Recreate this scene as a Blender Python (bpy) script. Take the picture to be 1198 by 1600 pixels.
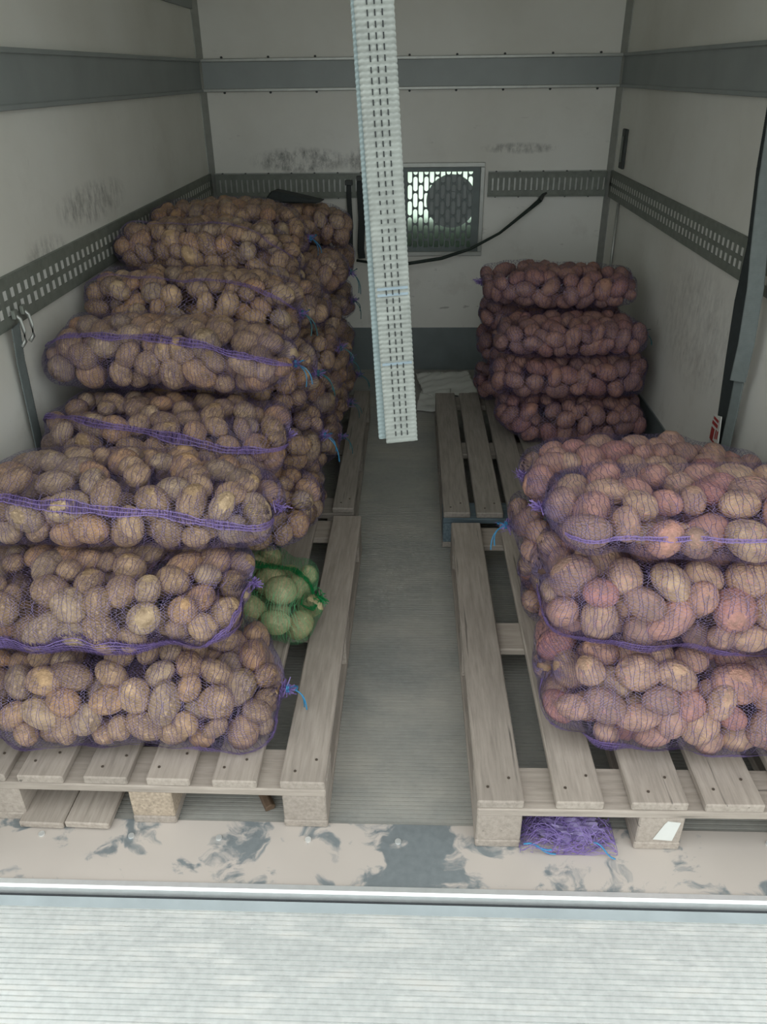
import bpy, bmesh, math, random
import numpy as np
from mathutils import Vector, Matrix

# ---------------------------------------------------------------- clear
for o in list(bpy.data.objects):
    bpy.data.objects.remove(o, do_unlink=True)
scene = bpy.context.scene
C = scene.collection
random.seed(7)
rng = np.random.default_rng(7)

def lin(r, g, b):
    f = lambda c: (c/255/12.92) if c/255 <= .04045 else ((c/255+.055)/1.055)**2.4
    return (f(r), f(g), f(b), 1.0)

# ---------------------------------------------------------------- camera
CAM_F, PITCH, YAW, ROLL, CAM_H = 1225.5, .5107, .0407, -.0133, 1.5133
def cam_axes():
    cy, sy, cp, sp = math.cos(YAW), math.sin(YAW), math.cos(PITCH), math.sin(PITCH)
    f = Vector((-sy*cp, cy*cp, -sp)); r = Vector((cy, sy, 0)); u = r.cross(f)
    cr, sr = math.cos(ROLL), math.sin(ROLL)
    return cr*r+sr*u, -sr*r+cr*u, f
r_, u_, f_ = cam_axes()
cam_data = bpy.data.cameras.new('camera')
cam_data.sensor_fit = 'HORIZONTAL'; cam_data.sensor_width = 36
cam_data.lens = CAM_F/1198*36
cam_data.clip_start = .02
cam = bpy.data.objects.new('camera', cam_data); C.objects.link(cam)
M4 = Matrix((r_, u_, -f_)).transposed().to_4x4(); M4.translation = (0, 0, CAM_H)
cam.matrix_world = M4
scene.camera = cam

# ---------------------------------------------------------------- world: overcast daylight
w = bpy.data.worlds.new('overcast_sky'); scene.world = w
w.use_nodes = True
wn = w.node_tree.nodes; wl = w.node_tree.links
bg = wn['Background']
tc = wn.new('ShaderNodeTexCoord'); sep = wn.new('ShaderNodeSeparateXYZ')
cr = wn.new('ShaderNodeValToRGB')
wl.new(tc.outputs['Generated'], sep.inputs[0]); wl.new(sep.outputs['Z'], cr.inputs[0])
cr.color_ramp.elements[0].color = (.80, .86, .88, 1); cr.color_ramp.elements[0].position = 0
cr.color_ramp.elements[1].color = (1.0, 1.04, 1.04, 1); cr.color_ramp.elements[1].position = 1
wl.new(cr.outputs[0], bg.inputs['Color'])
bg.inputs['Strength'].default_value = 1.0

scene.view_settings.view_transform = 'Standard'
scene.view_settings.look = 'None'
scene.view_settings.gamma = 1
scene.view_settings.use_curve_mapping = False
scene.view_settings.exposure = 1.25
try:
    scene.cycles.diffuse_bounces = 8
    scene.cycles.max_bounces = 14
except Exception:
    pass

# ---------------------------------------------------------------- helpers
def tag(o, label=None, cat=None, group=None, kind=None):
    if label: o['label'] = label
    if cat: o['category'] = cat
    if group: o['group'] = group
    if kind: o['kind'] = kind
    return o

def empty(name, loc=(0, 0, 0), rz=0):
    o = bpy.data.objects.new(name, None); C.objects.link(o)
    o.location = loc; o.rotation_euler = (0, 0, rz); o.empty_display_size = .05
    return o

def link(name, me, mat=None, parent=None, loc=(0, 0, 0), rot=(0, 0, 0)):
    o = bpy.data.objects.new(name, me); C.objects.link(o)
    o.location = loc; o.rotation_euler = rot
    if mat and not me.materials: me.materials.append(mat)
    if parent: o.parent = parent
    return o

def np_mesh(name, V, F, smooth=False):
    """V (n,3); F (m,3|4)"""
    V = np.ascontiguousarray(V, dtype=np.float32); F = np.ascontiguousarray(F, dtype=np.int32)
    me = bpy.data.meshes.new(name)
    k = F.shape[1]
    me.vertices.add(len(V)); me.vertices.foreach_set('co', V.ravel())
    me.loops.add(F.size); me.loops.foreach_set('vertex_index', F.ravel())
    me.polygons.add(len(F))
    me.polygons.foreach_set('loop_start', np.arange(0, F.size, k, dtype=np.int32))
    try: me.polygons.foreach_set('loop_total', np.full(len(F), k, dtype=np.int32))
    except Exception: pass
    if smooth: me.polygons.foreach_set('use_smooth', np.ones(len(F), dtype=bool))
    me.update(calc_edges=True)
    return me

class MB:
    """collects simple shapes into one mesh"""
    def __init__(s): s.v = []; s.f = []
    def box(s, x0, x1, y0, y1, z0, z1):
        n = len(s.v)
        s.v += [(x0,y0,z0),(x1,y0,z0),(x1,y1,z0),(x0,y1,z0),(x0,y0,z1),(x1,y0,z1),(x1,y1,z1),(x0,y1,z1)]
        s.f += [(n,n+3,n+2,n+1),(n+4,n+5,n+6,n+7),(n,n+1,n+5,n+4),(n+1,n+2,n+6,n+5),(n+2,n+3,n+7,n+6),(n+3,n,n+4,n+7)]
        return s
    def prism(s, pts, ax, d0, d1):
        """polygon pts in the two other axes extruded along ax from d0 to d1"""
        n = len(s.v); k = len(pts)
        for d in (d0, d1):
            for p in pts:
                q = list(p); q.insert(ax, d); s.v.append(tuple(q))
        s.f.append(tuple(range(n, n+k))); s.f.append(tuple(range(n+2*k-1, n+k-1, -1)))
        for i in range(k):
            j = (i+1) % k
            s.f.append((n+j, n+i, n+k+i, n+k+j))
        return s
    def tube(s, pts, r, sides=6):
        pts = [Vector(p) for p in pts]; n0 = len(s.v)
        up = Vector((0, 0, 1))
        for i, p in enumerate(pts):
            t = (pts[min(i+1, len(pts)-1)]-pts[max(i-1, 0)]).normalized()
            a = t.cross(up)
            if a.length < .05: a = t.cross(Vector((1, 0, 0)))
            a.normalize(); b = a.cross(t)
            rr = r[i] if isinstance(r, (list, tuple)) else r
            for k in range(sides):
                an = 2*math.pi*k/sides
                q = p+a*(math.cos(an)*rr)+b*(math.sin(an)*rr); s.v.append(tuple(q))
        for i in range(len(pts)-1):
            for k in range(sides):
                k2 = (k+1) % sides
                s.f.append((n0+i*sides+k, n0+i*sides+k2, n0+(i+1)*sides+k2, n0+(i+1)*sides+k))
        s.f.append(tuple(n0+k for k in range(sides-1, -1, -1)))
        e = n0+(len(pts)-1)*sides
        s.f.append(tuple(e+k for k in range(sides)))
        return s
    def disc(s, c, r, h, ax=1, n=32):
        pts = []
        o2 = [i for i in range(3) if i != ax]
        for k in range(n):
            a = 2*math.pi*k/n
            pts.append((c[o2[0]]+r*math.cos(a), c[o2[1]]+r*math.sin(a)))
        return s.prism(pts, ax, c[ax]-h/2, c[ax]+h/2)
    def mesh(s, name, bevel=0, smooth=False):
        me = bpy.data.meshes.new(name); me.from_pydata(s.v, [], s.f)
        bm = bmesh.new(); bm.from_mesh(me)
        bmesh.ops.recalc_face_normals(bm, faces=bm.faces)
        if bevel:
            bmesh.ops.bevel(bm, geom=list(bm.edges), offset=bevel, segments=1, affect='EDGES', clamp_overlap=True)
        bm.to_mesh(me); bm.free()
        if smooth:
            for p in me.polygons: p.use_smooth = True
        me.update()
        return me
    def build(s, name, mat, parent=None, bevel=0, smooth=False, loc=(0, 0, 0), rot=(0, 0, 0)):
        return link(name, s.mesh(name, bevel, smooth), mat, parent, loc, rot)

# ---------------------------------------------------------------- materials
def new_mat(name):
    m = bpy.data.materials.new(name); m.use_nodes = True
    nt = m.node_tree
    return m, nt.nodes, nt.links, nt.nodes['Principled BSDF']

def N(ns, t, **kw):
    n = ns.new(t)
    for k, v in kw.items(): setattr(n, k, v)
    return n

def noise(ns, ls, vec, scale, detail=4, rough=.55, mapscale=None):
    if mapscale:
        mp = N(ns, 'ShaderNodeMapping'); mp.inputs['Scale'].default_value = mapscale
        ls.new(vec, mp.inputs['Vector']); vec = mp.outputs[0]
    n = N(ns, 'ShaderNodeTexNoise'); n.inputs['Scale'].default_value = scale
    n.inputs['Detail'].default_value = detail; n.inputs['Roughness'].default_value = rough
    ls.new(vec, n.inputs['Vector'])
    return n.outputs['Fac']

def ramp(ns, ls, fac, stops):
    r = N(ns, 'ShaderNodeValToRGB'); e = r.color_ramp.elements
    while len(e) < len(stops): e.new(.5)
    for i, (p, c) in enumerate(stops):
        e[i].position = p; e[i].color = c if len(c) == 4 else (*c, 1)
    ls.new(fac, r.inputs[0])
    return r.outputs[0]

def mix(ns, ls, fac, a, b, mode='MIX'):
    m = N(ns, 'ShaderNodeMix', data_type='RGBA', blend_type=mode)
    for s, v in ((0, fac), (6, a), (7, b)):
        if isinstance(v, (int, float)): m.inputs[s].default_value = v
        elif isinstance(v, tuple): m.inputs[s].default_value = v
        else: ls.new(v, m.inputs[s])
    return m.outputs[2]

def math_(ns, ls, op, a, b=None, c=None, clamp=False):
    m = N(ns, 'ShaderNodeMath', operation=op, use_clamp=clamp)
    for i, v in enumerate((a, b, c)):
        if v is None: continue
        if isinstance(v, (int, float)): m.inputs[i].default_value = v
        else: ls.new(v, m.inputs[i])
    return m.outputs[0]

def bump(ns, ls, h, strength, dist, bsdf):
    b = N(ns, 'ShaderNodeBump'); b.inputs['Strength'].default_value = strength; b.inputs['Distance'].default_value = dist
    ls.new(h, b.inputs['Height']); ls.new(b.outputs[0], bsdf.inputs['Normal'])

BLK = (0, 0, 0, 1); WHT = (1, 1, 1, 1)

def simple(name, col, rough=.6, metal=0, var=.0, scale=20, bumps=0):
    m, ns, ls, b = new_mat(name)
    b.inputs['Roughness'].default_value = rough; b.inputs['Metallic'].default_value = metal
    tcd = N(ns, 'ShaderNodeTexCoord').outputs['Object']
    n = noise(ns, ls, tcd, scale)
    c2 = tuple(c*(1-var) for c in col[:3])+(1,)
    ls.new(ramp(ns, ls, n, [(.3, c2), (.7, col)]), b.inputs['Base Color'])
    if bumps: bump(ns, ls, n, bumps, .002, b)
    return m

# painted wall, with grime and dark scuffs. smears: list of (axis,u0,u1,z0,z1,strength)
def wall_mat(name, smears=(), horiz=0):
    m, ns, ls, b = new_mat(name)
    b.inputs['Roughness'].default_value = .5
    tcd = N(ns, 'ShaderNodeTexCoord').outputs['Object']
    sx = N(ns, 'ShaderNodeSeparateXYZ'); ls.new(tcd, sx.inputs[0])
    big = noise(ns, ls, tcd, 1.6, 5)
    col = ramp(ns, ls, big, [(.25, lin(208, 206, 196)), (.55, lin(223, 222, 214)), (.8, lin(230, 230, 224))])
    # grime patches in the lower half
    g = noise(ns, ls, tcd, 5, 6, .65)
    gm = ramp(ns, ls, g, [(.56, BLK), (.72, WHT)])
    zr = math_(ns, ls, 'MULTIPLY_ADD', sx.outputs['Z'], -.55, .95, clamp=True)
    gm2 = math_(ns, ls, 'MULTIPLY', gm, zr)
    col = mix(ns, ls, math_(ns, ls, 'MULTIPLY', gm2, .35), col, lin(140, 128, 110))
    # short streaky scuffs
    s1 = noise(ns, ls, tcd, 9, 4, .6, (1, 1, 3.2) if horiz == 0 else (3, 3, 1))
    sm = ramp(ns, ls, s1, [(.68, BLK), (.73, WHT)])
    s2 = math_(ns, ls, 'MULTIPLY', sm, math_(ns, ls, 'MULTIPLY', zr, .6))
    col = mix(ns, ls, s2, col, lin(96, 90, 80))
    fine = noise(ns, ls, tcd, 34, 6, .75, (1, 1, .5))
    fm = ramp(ns, ls, fine, [(.42, BLK), (.66, WHT)])
    for (ax, u0, u1, z0, z1, st) in smears:
        u = sx.outputs['X' if ax == 0 else 'Y']
        du = math_(ns, ls, 'ABSOLUTE', math_(ns, ls, 'MULTIPLY_ADD', u, 2/(u1-u0), -(u1+u0)/(u1-u0)))
        dz = math_(ns, ls, 'ABSOLUTE', math_(ns, ls, 'MULTIPLY_ADD', sx.outputs['Z'], 2/(z1-z0), -(z1+z0)/(z1-z0)))
        d = math_(ns, ls, 'SUBTRACT', 1.0, math_(ns, ls, 'SQRT', math_(ns, ls, 'ADD', math_(ns, ls, 'MULTIPLY', du, du), math_(ns, ls, 'MULTIPLY', dz, dz))), clamp=True)
        k = math_(ns, ls, 'MULTIPLY', math_(ns, ls, 'MULTIPLY', d, 2.5, clamp=True), math_(ns, ls, 'MULTIPLY', fm, st), clamp=True)
        col = mix(ns, ls, math_(ns, ls, 'MULTIPLY', k, .8), col, lin(72, 72, 67))
    ls.new(col, b.inputs['Base Color'])
    bump(ns, ls, g, .08, .004, b)
    return m

def metal_dusty(name, bare, dust, lo, hi, scale, rough=.42, metal=.7, stretch=(1, 1, 1), warp=0.0, patch=()):
    m, ns, ls, b = new_mat(name)
    tcd = N(ns, 'ShaderNodeTexCoord').outputs['Object']
    vec = tcd
    if warp:
        nn = N(ns, 'ShaderNodeTexNoise'); nn.inputs['Scale'].default_value = 7; nn.inputs['Detail'].default_value = 3
        ls.new(tcd, nn.inputs['Vector'])
        va = N(ns, 'ShaderNodeVectorMath', operation='MULTIPLY_ADD')
        ls.new(nn.outputs['Color'], va.inputs[0]); va.inputs[1].default_value = (warp, warp, 0); ls.new(tcd, va.inputs[2])
        vec = va.outputs[0]
    n = noise(ns, ls, vec, scale, 7, .62, stretch)
    if patch:                                   # wiped bare patches at given x positions
        sp = N(ns, 'ShaderNodeSeparateXYZ'); ls.new(vec, sp.inputs[0])
        for (xc, hw) in patch:
            dd = math_(ns, ls, 'ABSOLUTE', math_(ns, ls, 'MULTIPLY_ADD', sp.outputs['X'], 1/hw, -(xc+warp*.5)/hw))
            k = math_(ns, ls, 'MULTIPLY', math_(ns, ls, 'SUBTRACT', 1.15, dd, clamp=True), .28)
            n = math_(ns, ls, 'SUBTRACT', n, k)
    f = ramp(ns, ls, n, [(lo, BLK), (hi, WHT)])
    n2 = noise(ns, ls, tcd, 3, 3)
    d2 = ramp(ns, ls, n2, [(.3, tuple(c*.88 for c in dust[:3])+(1,)), (.7, dust)])
    b2 = ramp(ns, ls, noise(ns, ls, tcd, 60, 3), [(.3, tuple(c*.85 for c in bare[:3])+(1,)), (.7, bare)])
    ls.new(mix(ns, ls, f, b2, d2), b.inputs['Base Color'])
    ls.new(math_(ns, ls, 'MULTIPLY_ADD', f, .92-rough, rough), b.inputs['Roughness'])
    ls.new(math_(ns, ls, 'MULTIPLY_ADD', f, -metal, metal), b.inputs['Metallic'])
    bump(ns, ls, n, .15, .002, b)
    return m

def wood_mat(name, c0, c1, c2, dust=None):
    m, ns, ls, b = new_mat(name)
    b.inputs['Roughness'].default_value = .85
    tcd = N(ns, 'ShaderNodeTexCoord').outputs['Object']
    oi = N(ns, 'ShaderNodeObjectInfo').outputs['Random']
    va = N(ns, 'ShaderNodeVectorMath', operation='ADD')
    cx = N(ns, 'ShaderNodeCombineXYZ')
    ls.new(math_(ns, ls, 'MULTIPLY', oi, 37.0), cx.inputs[0]); ls.new(math_(ns, ls, 'MULTIPLY', oi, 11.0), cx.inputs[1])
    ls.new(tcd, va.inputs[0]); ls.new(cx.outputs[0], va.inputs[1])
    v = va.outputs[0]
    g = noise(ns, ls, v, 18, 6, .65, (6, .45, 6))
    col = ramp(ns, ls, g, [(.3, c0), (.52, c1), (.72, c2)])
    big = noise(ns, ls, v, 6, 4)
    col = mix(ns, ls, ramp(ns, ls, big, [(.45, BLK), (.75, (.5, .5, .5, 1))]), col, c0)
    crk = noise(ns, ls, v, 9, 3, .5, (7, .25, 7))
    ck = ramp(ns, ls, crk, [(.70, BLK), (.74, WHT)])
    col = mix(ns, ls, math_(ns, ls, 'MULTIPLY', ck, .7), col, tuple(c*.3 for c in c0[:3])+(1,))
    hs = N(ns, 'ShaderNodeHueSaturation')
    ls.new(math_(ns, ls, 'MULTIPLY_ADD', oi, .26, .87), hs.inputs['Value']); ls.new(col, hs.inputs['Color'])
    ls.new(hs.outputs[0], b.inputs['Base Color'])
    bump(ns, ls, math_(ns, ls, 'SUBTRACT', g, ck), .35, .003, b)
    return m

def potato_mat(name, cols, per_object):
    m, ns, ls, b = new_mat(name)
    b.inputs['Roughness'].default_value = .62
    b.inputs['Specular IOR Level'].default_value = .35
    if per_object:
        rnd = N(ns, 'ShaderNodeObjectInfo').outputs['Random']
        tcd = N(ns, 'ShaderNodeTexCoord').outputs['Object']
        cx = N(ns, 'ShaderNodeCombineXYZ'); ls.new(math_(ns, ls, 'MULTIPLY', rnd, 50.), cx.inputs[0])
        va = N(ns, 'ShaderNodeVectorMath', operation='ADD'); ls.new(tcd, va.inputs[0]); ls.new(cx.outputs[0], va.inputs[1])
        vec = va.outputs[0]; k = 1.0       # object coordinates run -1..1 over the potato
    else:
        at = N(ns, 'ShaderNodeAttribute', attribute_name='tint'); rnd = at.outputs['Fac']
        vec = N(ns, 'ShaderNodeTexCoord').outputs['Object']; k = 30.
    stops = [(i/(len(cols)-1), c) for i, c in enumerate(cols)]
    col = ramp(ns, ls, rnd, stops)
    n1 = noise(ns, ls, vec, 1.3*k, 5, .6)
    col = mix(ns, ls, ramp(ns, ls, n1, [(.35, (.75, .75, .75, 1)), (.65, BLK)]), col, tuple(c*.62 for c in cols[0][:3])+(1,))
    n2 = noise(ns, ls, vec, 4.5*k, 3, .6)
    col = mix(ns, ls, ramp(ns, ls, n2, [(.55, BLK), (.75, (.55, .55, .55, 1))]), col, tuple(min(1, c*1.5) for c in cols[-1][:3])+(1,))
    vo = N(ns, 'ShaderNodeTexVoronoi'); vo.inputs['Scale'].default_value = 1.9*k; ls.new(vec, vo.inputs['Vector'])
    eye = ramp(ns, ls, vo.outputs['Distance'], [(.06, WHT), (.16, BLK)])
    col = mix(ns, ls, math_(ns, ls, 'MULTIPLY', eye, .5), col, tuple(c*.4 for c in cols[0][:3])+(1,))
    ls.new(col, b.inputs['Base Color'])
    h = math_(ns, ls, 'SUBTRACT', n2, math_(ns, ls, 'MULTIPLY', eye, .6))
    bump(ns, ls, h, .35, .15 if per_object else .004, b)
    return m

def strand_mat(name, col, rough=.38):
    m, ns, ls, b = new_mat(name)
    b.inputs['Roughness'].default_value = rough
    tcd = N(ns, 'ShaderNodeTexCoord').outputs['Object']
    n = noise(ns, ls, tcd, 14, 3)
    c2 = tuple(c*.7 for c in col[:3])+(1,)
    ls.new(ramp(ns, ls, n, [(.3, c2), (.7, col)]), b.inputs['Base Color'])
    tr = N(ns, 'ShaderNodeBsdfTranslucent'); tr.inputs['Color'].default_value = col
    mx = N(ns, 'ShaderNodeMixShader'); mx.inputs[0].default_value = .25
    ls.new(b.outputs[0], mx.inputs[1]); ls.new(tr.outputs[0], mx.inputs[2])
    ls.new(mx.outputs[0], ns['Material Output'].inputs['Surface'])
    return m

M = {}
M['wall_back'] = wall_mat('painted panel back', [(0, -.86, -.30, 1.05, 1.19, 1.0), (0, -.36, -.16, 1.04, 1.19, 1.0), (0, .33, .75, 1.14, 1.20, .75)])
M['wall_left'] = wall_mat('painted panel side', [(1, 2.4, 3.1, 1.08, 1.22, .7), (1, 2.15, 2.5, .98, 1.12, .6)], 1)
M['wall_right'] = wall_mat('painted panel other side', [(1, 2.4, 3.3, .45, .95, .35)], 1)
M['rail'] = simple('grey anodised rail', lin(150, 156, 154), .5, .15, .12, 6)
M['rail_lip'] = simple('pale aluminium lip', lin(172, 174, 168), .4, .5, .15, 30)
M['track'] = simple('galvanised track', lin(126, 131, 122), .55, .15, .25, 30)
M['dark'] = simple('dark grey steel', lin(70, 74, 72), .6, .2, .2, 20)
M['kick'] = simple('blue grey kick plate', lin(118, 126, 126), .55, .2, .2, 8)
M['floor'] = metal_dusty('ribbed floor', lin(142, 143, 138), lin(168, 164, 154), .35, .75, 3.0, .6, .1, (1, 1.6, 1))
M['sill'] = metal_dusty('dusty threshold plate', lin(134, 141, 143), lin(184, 175, 166), .40, .47, 8.5, .45, .3, (1, 1.2, 1), .16, patch=((.015, .12),))
M['nosing'] = simple('bright aluminium edge', lin(232, 234, 232), .3, .6, .1, 40)
M['ramp'] = metal_dusty('ribbed aluminium deck', lin(212, 215, 212), lin(204, 203, 197), .50, .75, 9, .45, .35, (1, 4, 1))
M['ramp_strip'] = simple('smooth hinge strip', lin(172, 182, 184), .5, .3, .15, 12)
M['gap'] = simple('dark gap shade', lin(58, 61, 64), .8, 0, .2, 20)  # shade of the threshold gap, put into the colour
M['wood'] = wood_mat('weathered pallet wood', lin(136, 127, 117), lin(156, 146, 135), lin(168, 158, 147))
M['wood_dark'] = wood_mat('darker pallet wood', lin(116, 109, 101), lin(134, 127, 118), lin(146, 138, 129))  # darker wood tone, used on the two rear pallets
M['wood_blue'] = wood_mat('blue painted pallet edge', lin(62, 76, 84), lin(88, 102, 108), lin(110, 120, 122))
M['chip'] = simple('pressed chip block', lin(176, 160, 140), .9, 0, .45, 160, .5)
M['nail'] = simple('rusty nail', lin(92, 82, 72), .6, .4, .2, 40)
M['purple'] = strand_mat('purple net thread', lin(158, 144, 188))
M['purple_chain'] = strand_mat('purple net chain', lin(84, 68, 106))
M['purple_seam'] = strand_mat('purple seam', lin(146, 124, 188))
M['green'] = strand_mat('green net thread', lin(96, 168, 116))
M['green_seam'] = strand_mat('green seam', lin(24, 140, 76))
M['blue'] = simple('blue twine', lin(48, 132, 176), .5, 0, .25, 60)
M['teal'] = simple('dark teal twine', lin(44, 100, 108), .5, 0, .25, 60)
M['webbing'] = simple('grey webbing', lin(144, 149, 143), .85, 0, .28, 40)
M['webbing_back'] = simple('blue grey webbing', lin(128, 142, 142), .85, 0, .14, 55)
M['webbing_mark'] = simple('worn blue mark', lin(132, 148, 156), .8, 0, .2, 55)
M['thread_black'] = simple('black stitching', lin(30, 34, 34), .8, 0, .1, 50)
M['strap_dark'] = simple('dark strap', lin(44, 50, 50), .75, 0, .25, 50)
M['strap_grey'] = simple('grey side strap', lin(110, 118, 116), .75, 0, .15, 50)
M['rope'] = simple('dark green strap', lin(40, 52, 46), .75, 0, .2, 40)
M['paper'] = simple('white paper', lin(205, 206, 200), .8, 0, .1, 12)
M['red'] = simple('red print', lin(150, 46, 44), .7, 0, .1, 20)
M['grille'] = simple('grille steel', lin(104, 112, 110), .5, .4, .15, 30)
M['backing'] = simple('dark green cab panel', lin(58, 74, 66), .6, 0, .2, 6)  # for the added daylight-blocking panel and the duct
M['bark'] = simple('wood scrap', lin(104, 84, 66), .9, 0, .3, 60)
M['ground'] = simple('outdoor ground', lin(150, 148, 138), .9, 0, .2, 1.5)

mp, ns, ls, b = new_mat('frosted pale green pane')
tr = N(ns, 'ShaderNodeBsdfTranslucent'); tr.inputs['Color'].default_value = (.90, 1.0, .90, 1)
mx = N(ns, 'ShaderNodeMixShader'); mx.inputs[0].default_value = .92
b.inputs['Roughness'].default_value = .3; b.inputs['Base Color'].default_value = (.5, .6, .5, 1)
ls.new(b.outputs[0], mx.inputs[1]); ls.new(tr.outputs[0], mx.inputs[2]); ls.new(mx.outputs[0], ns['Material Output'].inputs['Surface'])
M['pane'] = mp

BROWN = [lin(136, 112, 88), lin(166, 138, 108), lin(188, 158, 122), lin(180, 140, 102), lin(154, 136, 114), lin(192, 166, 132)]
PINK = [lin(150, 122, 110), lin(184, 148, 128), lin(198, 166, 134), lin(182, 130, 122), lin(198, 170, 136), lin(176, 120, 114)]
PALE = [lin(150, 140, 104), lin(172, 160, 122), lin(184, 172, 136)]
RED_SHADED = [lin(136, 104, 96), lin(160, 124, 110), lin(170, 128, 108), lin(150, 106, 100)]  # reddish skins, with the dim back corner's shade put into the colour
M['pot_red_shaded'] = potato_mat('reddish shade-toned potato skin packed', RED_SHADED, False)
M['pot_brown_i'] = potato_mat('brown potato skin', BROWN, True)
M['pot_pink_i'] = potato_mat('pinkish potato skin', PINK, True)
M['pot_brown'] = potato_mat('brown potato skin packed', BROWN, False)
M['pot_pink'] = potato_mat('pinkish potato skin packed', PINK, False)
M['pot_pale'] = potato_mat('pale potato skin packed', PALE, False)

# ---------------------------------------------------------------- the cargo box
XL, XR, YB, Y0, ZC = -1.063, 1.019, 4.404, 1.045, 2.25
T = .05
GX0, GX1, GZ0, GZ1 = -.055, .345, .665, 1.085        # opening in the back wall
def structure(o): o['kind'] = 'structure'; return o

# ribbed floor: extruded profile, ribs run across the box
def ribbed(x0, x1, y0, y1, z, pitch, groove, depth, zb):
    prof = []
    y = y0
    while y < y1-1e-6:
        e = min(y+pitch, y1)
        prof += [(y, z), (e-groove, z), (e-groove*.8, z-depth), (e-groove*.2, z-depth)]
        y = e
    prof.append((y1, z))
    n = len(prof)
    V = [(x0, p[0], p[1]) for p in prof]+[(x1, p[0], p[1]) for p in prof]
    F = [(i, n+i, n+i+1, i+1) for i in range(n-1)]
    V += [(x0, y0, zb), (x1, y0, zb), (x1, y1, zb), (x0, y1, zb)]
    k = 2*n
    F += [(k, k+3, k+2, k+1), (0, k, k+1, n), (n-1, 2*n-1, k+2, k+3)]
    me = bpy.data.meshes.new('ribbed'); me.from_pydata(V, [], F); me.update()
    return me
structure(link('floor', ribbed(XL-T, XR+T, 1.222, YB, 0, .012, .0035, .0024, -.08), M['floor']))

wl_ = MB().box(XL-T, XL, Y0, YB+T, -.08, ZC)
structure(wl_.build('wall_left', M['wall_left']))
structure(MB().box(XR, XR+T, Y0, YB+T, -.08, ZC).build('wall_right', M['wall_right']))
wb = MB().box(XL, GX0, YB, YB+T, -.08, ZC).box(GX1, XR, YB, YB+T, -.08, ZC).box(GX0, GX1, YB, YB+T, -.08, GZ0).box(GX0, GX1, YB, YB+T, GZ1, ZC)
structure(wb.build('wall_back', M['wall_back']))
structure(MB().box(XL-T, XR+T, Y0, YB+T, ZC, ZC+T).build('ceiling', M['wall_left']))

# kick plates
KZ = .247
structure(MB().box(XL+.004, XR-.004, YB-.006, YB, 0, KZ).build('baseboard_back', M['kick']))
structure(MB().box(XR-.006, XR, 1.08, YB-.006, 0, KZ).build('baseboard_right', M['kick']))
structure(MB().box(XL, XL+.006, 1.08, YB-.006, 0, KZ).build('baseboard_left', M['kick']))

# upper rails with lips and rivets
RZ0, RZ1 = 1.438, 1.582
def rail(name, ax):
    e = empty(name); structure(e)
    d = .012
    if ax == 'b':
        MB().box(XL+.012, XR-.012, YB-d, YB, RZ0+.012, RZ1-.012).build('rail_face', M['rail'], e)
        for z in (RZ0, RZ1-.014):
            MB().box(XL+.012, XR-.012, YB-d-.010, YB, z, z+.014).build('rail_lip', M['rail_lip'], e, .002)
        for z in (RZ0-.004, RZ1+.004):
            for k in range(9):
                x = XL+.12+k*.23
                MB().disc((x, YB-.003, z), .006, .008, 1, 8).build('rivet', M['dark'], e)
    else:
        s = 1 if ax == 'l' else -1
        X = XL if ax == 'l' else XR
        a, b_ = sorted((X, X+s*d))
        MB().box(a, b_, 1.06, YB, RZ0+.012, RZ1-.012).build('rail_face', M['rail'], e)
        a, b_ = sorted((X, X+s*(d+.008)))
        for z in (RZ0, RZ1-.014):
            MB().box(a, b_, 1.06, YB, z, z+.014).build('rail_lip', M['rail'], e, .002)
rail('trim_1', 'b'); rail('trim_2', 'l'); rail('trim_3', 'r')

# lashing tracks: perforated steel strips
TZ0, TZ1 = .939, 1.065
def track_back(e, x0, x1):
    d0, d1 = YB-.022, YB-.012
    MB().box(x0, x1, YB-.012, YB-.0005, TZ0, TZ0+.02).box(x0, x1, YB-.012, YB-.0005, TZ1-.02, TZ1).build('track_flange', M['rail_lip'], e)
    m = MB().box(x0, x1, d0, d1, TZ0+.008, TZ0+.032).box(x0, x1, d0, d1, TZ1-.032, TZ1-.008)
    m.box(x0, x1, d0-.008, d1, TZ0+.004, TZ0+.010).box(x0, x1, d0-.008, d1, TZ1-.010, TZ1-.004)
    p = .0165*1.0
    x = x0
    zc = (TZ0+TZ1)/2
    while x < x1-.03:
        m.box(x, x+.019, d0, d1, TZ0+.032, TZ1-.032)
        # slot is wider at mid height
        x += .0285
    m.box(x, x1, d0, d1, TZ0+.032, TZ1-.032)
    m.build('track_strip', M['track'], e)
    bk = MB(); x = x0+.019
    while x < x1-.03:
        bk.box(x+.0005, x+.009, d0+.002, d1, TZ0+.034, TZ1-.034); x += .0285
    bk.build('slot_insert', M['rail_lip'], e)
    k = 0
    while x0+.04+k*.12 < x1:
        for z in (TZ0+.003, TZ1-.003):
            MB().disc((x0+.04+k*.12, YB-.015, z), .005, .008, 1, 8).build('rivet', M['dark'], e)
        k += 1
te = empty('trim_4'); structure(te)
track_back(te, XL+.03, GX0-.03); track_back(te, GX1+.04, XR-.03)
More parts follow.
